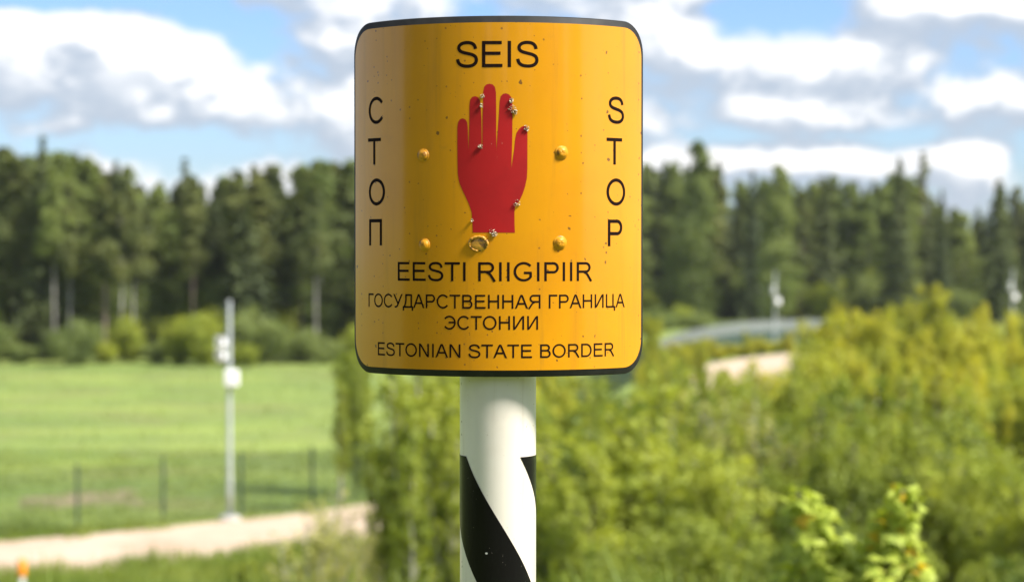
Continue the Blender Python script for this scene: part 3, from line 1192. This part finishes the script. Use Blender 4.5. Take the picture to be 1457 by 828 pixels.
def shrub(seed, hgt, rad, stems_n, leaves, lsize, mat, bark='bark_dark', low=.12, fuzz=.22, up=.75, tr=.028):
    """several stems from one stool, side twigs, leaves set along the twigs"""
    rg = np.random.default_rng(seed)
    stems, C = [], []
    per = leaves / stems_n
    for i in range(stems_n):
        a = 2 * math.pi * (i + rg.random()) / stems_n
        H = hgt * rg.uniform(up, 1.0)
        if i == 0:
            H = hgt
        q = rad * rg.uniform(.15, .95) * (0.4 if i == 0 else 1)
        p = []
        for k in range(6):
            t = k / 5
            p.append((q * t ** 1.3 * math.cos(a) + rg.normal(0, .04) * t, q * t ** 1.3 * math.sin(a) + rg.normal(0, .04) * t, -.15 + (H + .15) * t))
        stems.append((p, [tr * (1 - .85 * k / 5) for k in range(6)]))
        P = np.array(p)
        nt_ = 13
        for j in range(nt_):
            t = low + (1 - low) * (j + rg.random()) / nt_
            b = np.array([np.interp(t, np.linspace(0, 1, 6), P[:, c]) for c in range(3)])
            b2 = rg.uniform(0, 2 * math.pi)
            L = rad * .62 * (1.1 - .75 * t) * rg.uniform(.5, 1.2)
            e = b + np.array([L * math.cos(b2), L * math.sin(b2), L * rg.uniform(.6, 1.6)])
            stems.append(([tuple(b), tuple((b + e) / 2 + np.array([0, 0, -.03])), tuple(e)], [tr * .4, tr * .25, .004]))
            m = int(per / nt_ * rg.uniform(.6, 1.4))
            u = rg.random((m, 1)) ** .7
            C.append(b + (e - b) * u + rg.normal(0, fuzz * rad * .45, (m, 3)) * (1 - .4 * u))
    C = np.concatenate(C)
    C = C[C[:, 2] > .05]
    v, f = leaf_cloud(C, rg.uniform(.7, 1.35, len(C)) * lsize, rg, .5)
    return (limb_mesh('stems', stems, M[bark], 5), mesh_from('foliage', v, f, M[mat]))


def plant(name, proto, parts, loc, rz, sc, label, cat, group=None, tilt=(0, 0)):
    root = link(name, None, loc=loc, rot=(tilt[0], tilt[1], rz), scale=sc)
    tag(root, label, cat, group)
    for pn, me in zip(parts, proto):
        link(pn, me, root)
    return root


# prototypes, built at their nominal height
PROTO = {
    'spruce': [(spruce(11, 16, 2.7), 16), (spruce(12, 16, 3.2), 16), (spruce(13, 16, 2.3, thin=.9), 16)],
    'pine': [(clump_tree(21, 16, .34, 2.1, 44, 5200, .17, 'pine', 'bark_pine', .15), 16), (clump_tree(22, 16, .30, 2.3, 50, 6000, .17, 'pine', 'bark_pine', .15, .015), 16),
             (clump_tree(23, 16, .50, 1.8, 36, 4400, .17, 'pine', 'bark_pine', .16, -.02), 16)],
    'pale_pine': [(clump_tree(27, 16, .50, 1.9, 22, 4200, .17, 'pine', 'bark_birch', .12, .012), 16), (clump_tree(28, 16, .56, 1.7, 20, 3800, .17, 'birch', 'bark_birch', .12, -.01), 16)],
    'thin_pine': [(clump_tree(26, 16, .62, 1.0, 16, 1300, .17, 'pine', 'bark_pine', .15, 0, .6, .7), 16)],
    'birch': [(clump_tree(31, 15, .10, 2.4, 80, 9500, .15, 'birch', 'bark_birch', .15), 15), (clump_tree(32, 15, .16, 2.0, 70, 8500, .15, 'birch', 'bark_birch', .14, .02), 15),
              (clump_tree(33, 15, .06, 2.7, 90, 10500, .15, 'birch', 'bark_birch', .16), 15)],
    'forest_bush': [(shrub(41, 3.0, 2.1, 8, 4200, .12, 'willow', up=.55, low=.03, fuzz=.34), 3.0), (shrub(42, 3.0, 2.4, 9, 4600, .12, 'birch', up=.5, low=.03, fuzz=.34), 3.0)],
    'willow': [(shrub(51, 4.2, 1.5, 8, 6800, .070, 'willow'), 4.2), (shrub(52, 4.2, 1.7, 9, 7600, .070, 'willow', up=.65), 4.2)],
    'deep': [(shrub(53, 4.2, 1.8, 9, 8200, .072, 'deep', up=.65), 4.2), (shrub(54, 4.2, 1.5, 8, 7000, .072, 'deep'), 4.2)],
    'olive': [(shrub(55, 5.0, 1.5, 8, 7200, .080, 'olive', up=.7), 5.0), (shrub(56, 5.0, 1.2, 7, 6000, .080, 'olive', up=.7), 5.0)],
    'dry': [(shrub(57, 4.4, 1.1, 5, 1150, .066, 'dry', 'bark_birch', low=.2, tr=.03), 4.4), (shrub(58, 4.4, 1.3, 6, 1350, .066, 'dry', 'bark_birch', low=.18, tr=.03), 4.4)],
    'sapling': [(shrub(61, 4.6, .9, 3, 2600, .065, 'willow', 'bark_birch', low=.28, tr=.04), 4.6), (shrub(62, 4.6, 1.0, 3, 2800, .065, 'willow', 'bark_birch', low=.34, tr=.045), 4.6)],
}
RNG = random.Random(77)


def tree_at(kind, px, y_top, d, label, cat='tree', group=None, var=None, wide=1.0, name=None, ground=None):
    p = pix(px, y_top, d)
    g = gz(p.x, d) if ground is None else ground
    hgt = p.z - g
    lst = PROTO[kind]
    proto, nom = lst[RNG.randrange(len(lst)) if var is None else var]
    s = hgt / nom
    w = s ** .6 * wide * RNG.uniform(.9, 1.1)
    parts = ('trunk', 'crown') if kind in ('spruce', 'pine', 'thin_pine', 'pale_pine', 'birch') else ('stems', 'foliage')
    nm = name or {'spruce': 'spruce_tree', 'pine': 'pine_tree', 'thin_pine': 'pine_tree', 'pale_pine': 'pine_tree', 'birch': 'birch_tree', 'sapling': 'birch_sapling'}.get(kind, 'shrub')
    return plant(nm, proto, parts, (p.x, d, g - .02), RNG.uniform(0, 6.28), (w, w, s), label, cat, group)


LMARK = [(-999, 'beside the leaning pale-trunked pine'), (45, 'near the slender pointed spruce'), (110, 'at the dip in the treeline over the meadow'), (215, 'at the low gap in the treeline'),
         (305, 'behind the tall camera mast'), (410, 'where the meadow meets the sign'), (560, 'hidden behind the sign'), (870, 'close beside the sign, over the screen wall'),
         (1035, 'behind the mast at the road bend'), (1145, 'between the road-bend mast and the tallest spruce'), (1255, 'around the tallest spruce'), (1330, 'at the open gap in the treeline'),
         (1400, 'behind the farthest camera mast')]


def zone(px):
    return [t for x, t in LMARK if px >= x][-1]


# top outline of the forest in the photo (x, y)
LEFT = [(-160, 215), (-60, 210), (0, 212), (30, 224), (62, 214), (100, 222), (118, 216), (140, 246), (165, 236), (188, 246), (210, 262), (232, 268), (262, 256), (285, 258), (330, 244), (375, 234), (410, 238), (440, 234), (480, 236), (520, 232), (600, 230), (680, 232)]
RIGHT = [(760, 235), (840, 232), (917, 226), (960, 220), (995, 212), (1030, 222), (1045, 255), (1070, 250), (1105, 248), (1140, 258), (1165, 238), (1195, 248), (1220, 246), (1250, 252), (1280, 242), (1310, 262), (1330, 288), (1350, 292), (1370, 300), (1390, 296), (1420, 262), (1440, 258), (1470, 262), (1560, 250), (1650, 240)]
G_PINE = ('tall pine with a bare trunk in the forest edge behind the meadow', 'pines of the forest edge behind the meadow')
G_SPR_L = ('dark conical spruce among the pines behind the meadow', 'spruces among the pines behind the meadow')
G_BIR_L = ('leafy pale-trunked tree in the forest edge behind the meadow', 'broadleaf trees of the forest edge behind the meadow')
G_SPR_R = ('dark pointed spruce in the forest wall behind the screen wall', 'spruces of the forest wall behind the screen wall')
G_BIR_R = ('rounded mid-green broadleaf tree in the forest wall behind the screen wall', 'broadleaf trees of the forest wall behind the screen wall')
G_PIN_R = ('high-crowned pine in the forest wall behind the screen wall', 'pines of the forest wall behind the screen wall')


def forest():
    # individuals that can be told apart
    tree_at('spruce', 62, 190, 152, 'slender pointed spruce rising above its neighbours behind the meadow', group=None, var=2, wide=.75)
    tree_at('thin_pine', 262, 226, 166, 'sparse thin-topped pine sticking out of the low gap in the treeline', wide=.9)
    tree_at('pine', 277, 262, 146, 'pine with long bare reddish trunk at the low gap in the treeline', var=2, wide=.9)
    tree_at('pine', 18, 222, 146, 'pine with pale leaning bare trunk at the outer end of the meadow edge', var=1)
    tree_at('spruce', 350, 285, 145, 'very dark broad spruce at the meadow edge behind the camera mast', var=1, wide=1.15)
    tree_at('spruce', 165, 228, 150, 'pointed dark spruce beside the dip in the treeline over the meadow', var=0, wide=.8)
    tree_at('spruce', 1280, 223, 214, 'tallest pointed spruce beside the thin-topped pine behind the sunlit shrubs', var=0, wide=.85)
    tree_at('thin_pine', 1311, 218, 240, 'thin sparse pine next to the tallest spruce behind the sunlit shrubs', wide=1.2)
    tree_at('spruce', 1340, 268, 214, 'short pointed spruce at the edge of the open gap in the treeline', var=2, wide=.8)
    tree_at('spruce', 1070, 240, 214, 'narrow dark spruce standing over the bend of the screen wall', var=2, wide=.9)
    tree_at('birch', 992, 203, 216, 'highest rounded broadleaf tree beside the sign, behind the screen wall', var=2, wide=1.0)
    tree_at('birch', 1108, 238, 208, 'light green broadleaf tree behind the mast at the road bend', var=0)
    tree_at('spruce', 1420, 252, 205, 'broad dark spruce beyond the gap, behind the farthest camera mast', var=1)
    for k, (x, yt) in enumerate(((76, 240), (97, 262), (150, 262), (173, 276), (192, 268), (452, 262))):
        tree_at('pale_pine', x, yt, 143.5 + (k % 3) * .6, 'slim pale-stemmed tree before the forest ' + zone(x), group='slim pale-stemmed trees at the meadow edge', wide=.85)
    n = 0
    for prof, d0, rows, L in ((LEFT, 147, (0, 7, 15, 25), True), (RIGHT, 224, (0, 8, 17, 29), False)):
        xs, ys = [p[0] for p in prof], [p[1] for p in prof]
        for ri, dr in enumerate(rows):
            x = xs[0] + RNG.uniform(0, 20)
            while x < xs[-1]:
                d = d0 + dr + RNG.uniform(-3, 3)
                yt = float(np.interp(x, xs, ys)) - (6 if L else 0) + (RNG.uniform(0, 16) if ri == 1 else RNG.uniform(4, 50) if ri == 0 else RNG.uniform(2, 24))
                r = RNG.random()
                if L:
                    kind = 'pine' if r < .20 + .14 * (ri > 0) else ('birch' if r < .64 else 'spruce')
                    lab, grp = {'pine': G_PINE, 'birch': G_BIR_L, 'spruce': G_SPR_L}[kind]
                else:
                    kind = 'spruce' if r < .48 else ('birch' if r < .84 else 'pine')
                    lab, grp = {'pine': G_PIN_R, 'birch': G_BIR_R, 'spruce': G_SPR_R}[kind]
                hidden = 560 < x < 860
                if not hidden or ri in (0, 2):
                    what = {'pine': 'bare-trunked pine', 'birch': 'rounded leafy tree', 'spruce': 'dark conical spruce'}[kind]
                    rank = ('front', 'second', 'third', 'rear')[ri]
                    tree_at(kind, x, yt, d, '%s, %s forest rank, %s' % (what, rank, zone(x)), group='trees hidden behind the sign' if 560 <= x < 870 else grp)
                    n += 1
                x += RNG.uniform(20, 38) * (1.5 if hidden else 1.0)
    # undergrowth along the forest foot
    lab, grp = 'low rounded bush along the forest foot at the far side of the meadow', 'bushes along the forest foot'
    for row, (da, db, ya, yb) in enumerate(((137, 143.5, 448, 497), (146, 152, 392, 452))):
        x = -60
        while x < 640:
            tree_at('forest_bush', x, RNG.uniform(ya, yb), RNG.uniform(da, db), ('low round bush' if row == 0 else 'taller undergrowth bush') + ' at the forest foot ' + zone(x), 'bush', grp, wide=1.0 if row == 0 else .8)
            x += RNG.uniform(28, 50) if row == 0 else RNG.uniform(30, 60)
    tree_at('forest_bush', 352, 492, 136, 'single small round bush standing out into the meadow behind the camera mast', 'bush', None, var=0, wide=.8)
    lab, grp = 'low bush in the dark forest foot behind the screen wall', 'bushes behind the screen wall'
    for x in range(905, 1010, 22):
        tree_at('forest_bush', x, RNG.uniform(425, 450), RNG.uniform(184, 204), 'leafy bush between the screen wall and the forest close beside the sign', 'bush', grp, wide=1.1)
    x = 880
    while x < 1560:
        tree_at('forest_bush', x, RNG.uniform(385, 440), RNG.uniform(218, 226), 'low bush in the dark forest foot ' + zone(x), 'bush', grp, wide=1.0)
        x += RNG.uniform(26, 44)


forest()


# ---- thicket between the knoll and the road
def off_road(x, y, m=3.6):
    return np.min(np.hypot(ROADP[:, 0] - x, ROADP[:, 1] - y)) > m


def thicket():
    spec = [
        # kind, d range, px range, y_top range, step px, label, group, name
        ('olive', (88, 128), (905, 1010), (478, 506), 26, 'sunlit yellow-green shrub beyond the sign, before the screen wall', 'sunlit shrubs before the screen wall'),
        ('olive', (84, 118), (1165, 1480), (432, 472), 22, 'tall sunlit yellow-green shrub in the belt before the spruces', 'tall sunlit shrubs before the spruces'),
        ('olive', (60, 84), (1168, 1490), (450, 520), 26, 'sunlit yellow-green shrub in the middle of the thicket', 'sunlit shrubs in the thicket'),
        ('olive', (58, 84), (910, 1150), (516, 552), 26, 'sunlit yellow-green shrub in front of the sandy road bend', 'sunlit shrubs below the road bend'),
        ('olive', (112, 140), (915, 1000), (484, 512), 15, 'small yellow-green shrub at the road bend below the mast', 'small shrubs at the road bend'),
        ('olive', (46, 58), (1180, 1490), (500, 580), 40, 'yellow-green feathery shrub in the heart of the thicket', 'feathery shrubs in the thicket'),
        ('sapling', (40, 54), (900, 1490), (530, 620), 60, 'slender upright sapling with a pale stem in the thicket', 'slender saplings in the thicket'),
        ('willow', (44, 58), (800, 1490), (520, 600), 44, 'bushy green willow in the middle of the slope thicket', 'willows in the slope thicket'),
        ('olive', (44, 56), (600, 800), (500, 570), 36, 'yellow-green shrub behind the striped post', 'shrubs behind the striped post'),
        ('deep', (30, 42), (790, 1500), (570, 700), 62, 'dark green leafy shrub low on the slope', 'dark shrubs low on the slope'),
        ('willow', (28, 40), (780, 1500), (590, 720), 66, 'bushy green willow in front of the thicket', 'willows in front of the thicket'),
        ('dry', (34, 48), (900, 1400), (540, 640), 90, 'thin pale twiggy shrub standing in the thicket', 'pale twiggy shrubs in the thicket'),
        ('deep', (20, 27), (770, 1500), (715, 800), 105, 'low dark shrub on the near slope under the thicket', 'low dark shrubs on the near slope'),
        ('dry', (34, 44), (425, 540), (590, 730), 40, 'loose pale shrub with the sandy road showing through it', 'loose pale shrubs over the road'),
        ('sapling', (30, 42), (520, 660), (520, 620), 32, 'young birch with a pale thin stem beside the striped post', 'young birches beside the striped post'),
        ('dry', (42, 47), (470, 650), (755, 800), 34, 'low pale shrub on the verge before the sandy road', 'low shrubs on the road verge'),
        ('willow', (36, 48), (625, 800), (545, 650), 46, 'green willow shrub directly behind the striped post', 'willows behind the striped post'),
        ('deep', (40, 46), (500, 780), (785, 820), 44, 'low dark green bush at the foot of the young birches', 'low bushes under the young birches'),
    ]
    for (kind, dr, pr, yr, step, lab, grp) in spec:
        x = pr[0] + RNG.uniform(0, step)
        while x < pr[1]:
            for _ in range(8):
                d = RNG.uniform(*dr)
                if off_road((x - CX) / F_PX * d, d, 4.0):
                    break
            if pr[1] - pr[0] > 300:
                w = 'beside the striped post' if x < 880 else 'below the road bend' if x < 1110 else 'behind the narrow young maple' if x < 1215 else 'behind the broader young maple' if x < 1370 else 'below the farthest mast'
            else:
                w = ''
            tree_at(kind, x, RNG.uniform(*yr), d, (lab + ', ' + w) if w else lab, 'shrub' if kind != 'sapling' else 'sapling', grp, wide=RNG.choice((.55, .7, .85, 1.05)))
            x += step * .78 * RNG.uniform(.65, 1.35)
    # singles
    x = 965
    while x < 1150:
        d = 140 + (x - 965) * .1 + RNG.uniform(-2, 2)
        if off_road((x - CX) / F_PX * d, d, 3.3):
            tree_at('olive', x, RNG.uniform(480, 497), d, 'knee-high yellow-green bush between the screen wall and the sandy road', 'bush', 'low bushes before the screen wall', wide=2.0)
        x += RNG.uniform(8, 14)
    for x, yt, d, w in ((1004, 480, 140, .6), (1060, 470, 156, .6), (1082, 482, 158, .5), (1122, 472, 152, .8)):
        tree_at('olive', x, yt, d, 'small yellow-green shrub between the screen wall and the sandy road bend', 'shrub', 'shrubs before the screen wall', wide=w)
    tree_at('olive', 1335, 408, 92, 'highest sunlit shrub of the thicket, pointed above its neighbours', 'shrub', None, var=1, wide=.8)
    tree_at('olive', 925, 452, 96, 'slender yellow-green shrub close beside the edge of the sign', 'shrub', None, var=1, wide=.7)
    tree_at('deep', 1290, 612, 34, 'tall dark leafy shrub rising behind the broader young maple', 'shrub', None, var=0, wide=1.2)
    tree_at('willow', 905, 590, 33, 'big rounded green willow below the edge of the sign', 'shrub', None, var=1, wide=1.4)
    tree_at('willow', 508, 478, 66, 'thin green shrub at the end of the meadow, beside the sign', 'shrub', None, var=0, wide=.7)
    tree_at('sapling', 484, 540, 62, 'slight sapling at the end of the meadow, before the thin green shrub', 'sapling', None, var=0, wide=.8)
    tree_at('olive', 1180, 448, 100, 'pointed sunlit shrub just beyond the mast at the road bend', 'shrub', None, var=1, wide=.7)
    tree_at('willow', 350, 798, 47.5, 'lone tuft of green willow on the verge below the camera mast', 'shrub', None, var=0)


thicket()


# ---- maple saplings close by on the slope
LEAF_OUT = [(0, 0), (.16, .10), (.46, .02), (.40, .20), (.52, .42), (.30, .44), (.22, .62), (.08, .58), (0, .98), (-.08, .58), (-.22, .62), (-.30, .44), (-.52, .42), (-.40, .20), (-.46, .02), (-.16, .10)]


def maple(px, y_top, d, hgt, seed, label, nw, yel):
    rg = random.Random(seed)
    p = pix(px, y_top, d)
    g = gz(p.x, d)
    H = p.z - g
    root = link('maple_sapling', None, loc=(p.x, d, g))
    tag(root, label, 'sapling')
    st = MB()
    stem = [(rg.gauss(0, .012) * k, rg.gauss(0, .012) * k, -.1 + (H * .97 + .1) * k / 6) for k in range(7)]
    st.tube(stem, [.014 * (1 - .8 * k / 6) for k in range(7)], 6)
    leaf = mesh_from('leaf', [(x, y, -.22 * abs(x) + (-.18 * y * y)) for x, y in LEAF_OUT] + [(0, .4, -.02)],
                     [(i, (i + 1) % 16, 16) for i in range(16)], M['maple'])
    leaf_y = leaf.copy()
    leaf_y.materials.clear()
    leaf_y.materials.append(M['maple_yellow'])
    z = H * .98
    k = 0
    while z > H - hgt:
        t = (H - z) / hgt
        for j in range(nw + int(t * 3)):
            a = k * 1.57 + j * 2 * math.pi / nw + rg.uniform(-.5, .5)
            L = (.03 + .165 * min(1, t * 1.4)) * rg.uniform(.3, 1.15)
            sx = float(np.interp(z, [q[2] for q in stem], [q[0] for q in stem]))
            sy = float(np.interp(z, [q[2] for q in stem], [q[1] for q in stem]))
            e = Vector((sx + L * math.cos(a), sy + L * math.sin(a), z + L * rg.uniform(.1, .7)))
            st.tube([(sx, sy, z - .02), tuple((Vector((sx, sy, z)) + e) / 2 + Vector((0, 0, .012))), tuple(e)], [.0035, .0025, .002], 4)
            for _ in range(4):
                q = e + Vector((rg.gauss(0, .022), rg.gauss(0, .022), rg.gauss(0, .025)))
                s = rg.uniform(.050, .105) * (.65 + .45 * min(1, t * 2))
                o = link('leaf', leaf_y if (rg.random() < yel) else leaf, root, tuple(q), (rg.uniform(-1.3, .3), rg.uniform(-.7, .7), a - math.pi / 2 + rg.uniform(-.6, .6)), (s, s, s))
        z -= rg.uniform(.028, .045)
        k += 1
    st.build('stem', M['bark_dark'], root, True)


maple(1156, 702, 9.2, .75, 5, 'young maple with a narrow pale green top on the near slope', 6, .03)
maple(1286, 694, 9.0, .80, 6, 'broader young maple with some yellow leaves on the near slope', 6, .08)


# ---- spruces behind the viewpoint (they close the view that the sign's gloss reflects)
def behind():
    for k, deg in enumerate([d for q in (0, 1) for d in range(-70 + q * 3, 54, 7)]):
        a = R(deg + RNG.uniform(-2, 2))
        rr = RNG.uniform(16, 18) if k % 2 else RNG.uniform(20, 23)
        x, y = math.sin(a) * rr, 3 - math.cos(a) * rr
        proto, nom = PROTO['spruce'][k % 3]
        s = RNG.uniform(5.5, 6.8) / nom
        plant('spruce_tree', proto, ('trunk', 'crown'), (x, y, gz(x, y) - .05), RNG.uniform(0, 6), (s * 1.9, s * 1.9, s),
              'spruce on the knoll behind the viewpoint, facing the front of the sign', 'tree', 'spruces facing the front of the sign')


behind()


# ---- grass
def grass():
    rg = np.random.default_rng(15)
    parts = []

    def patch(n, dlo, dhi, pxl, pxr, hlo, hhi, w):
        d = dlo + (dhi - dlo) * rg.random(n) ** 1.0
        px = pxl + (pxr - pxl) * rg.random(n)
        x = (px - CX) / F_PX * d
        keep = np.array([np.min(np.hypot(ROADP[::2, 0] - a, ROADP[::2, 1] - b)) > 2.75 + rg.normal(0, .22) for a, b in zip(x, d)])
        x, d = x[keep], d[keep]
        # clumping
        g = np.sin(x * 1.7 + 3 * np.sin(d * .9)) * np.sin(d * 1.3 + 2 * np.sin(x * .7))
        hh = rg.uniform(hlo, hhi, len(x)) * (1 + .45 * g)
        parts.append((x, d, hh, np.full(len(x), w)))

    patch(26000, 44, 58, -60, 780, .16, .42, .030)
    patch(14000, 58, 80, -60, 620, .06, .20, .03)
    patch(3000, 80, 142, -60, 620, .06, .22, .05)
    patch(16000, 6, 44, -100, 1560, .15, .45, .02)
    x = np.concatenate([p[0] for p in parts]); y = np.concatenate([p[1] for p in parts])
    hh = np.concatenate([p[2] for p in parts]); w = np.concatenate([p[3] for p in parts])
    n = len(x)
    z = ground_z(x, y) - .03
    a = rg.uniform(0, 2 * np.pi, n)
    b = rg.uniform(0, 2 * np.pi, n)
    ln = hh * rg.uniform(.1, .6, n)
    v = np.empty((n, 3, 3))
    v[:, 0] = np.stack([x - np.cos(a) * w, y - np.sin(a) * w, z], 1)
    v[:, 1] = np.stack([x + np.cos(a) * w, y + np.sin(a) * w, z], 1)
    v[:, 2] = np.stack([x + np.cos(b) * ln, y + np.sin(b) * ln, z + hh], 1)
    o = link('grass', mesh_from('grass', v.reshape(-1, 3), np.arange(n * 3).reshape(n, 3), M['grass']))
    tag(o, 'long green grass on the meadow, the road verges and the slope', 'grass', kind='stuff')


grass()


# ---- thin haze volume, added to lift the dark tones of the forest
def haze():
    m = bpy.data.materials.new('haze')
    m.use_nodes = True
    nt = m.node_tree
    nt.nodes.clear()
    out = nt.nodes.new('ShaderNodeOutputMaterial')
    v = nt.nodes.new('ShaderNodeVolumePrincipled')
    v.inputs['Color'].default_value = (.93, .95, .97, 1)
    v.inputs['Density'].default_value = HAZE
    v.inputs['Anisotropy'].default_value = .2
    nt.links.new(v.outputs[0], out.inputs['Volume'])
    mb = MB()
    mb.box((0, 330, (PLAIN - 1 + 16) / 2), (1500, 1500, 16 - PLAIN + 1))
    o = mb.build('haze', m)
    tag(o, kind='stuff')


HAZE = 0.0001
haze()
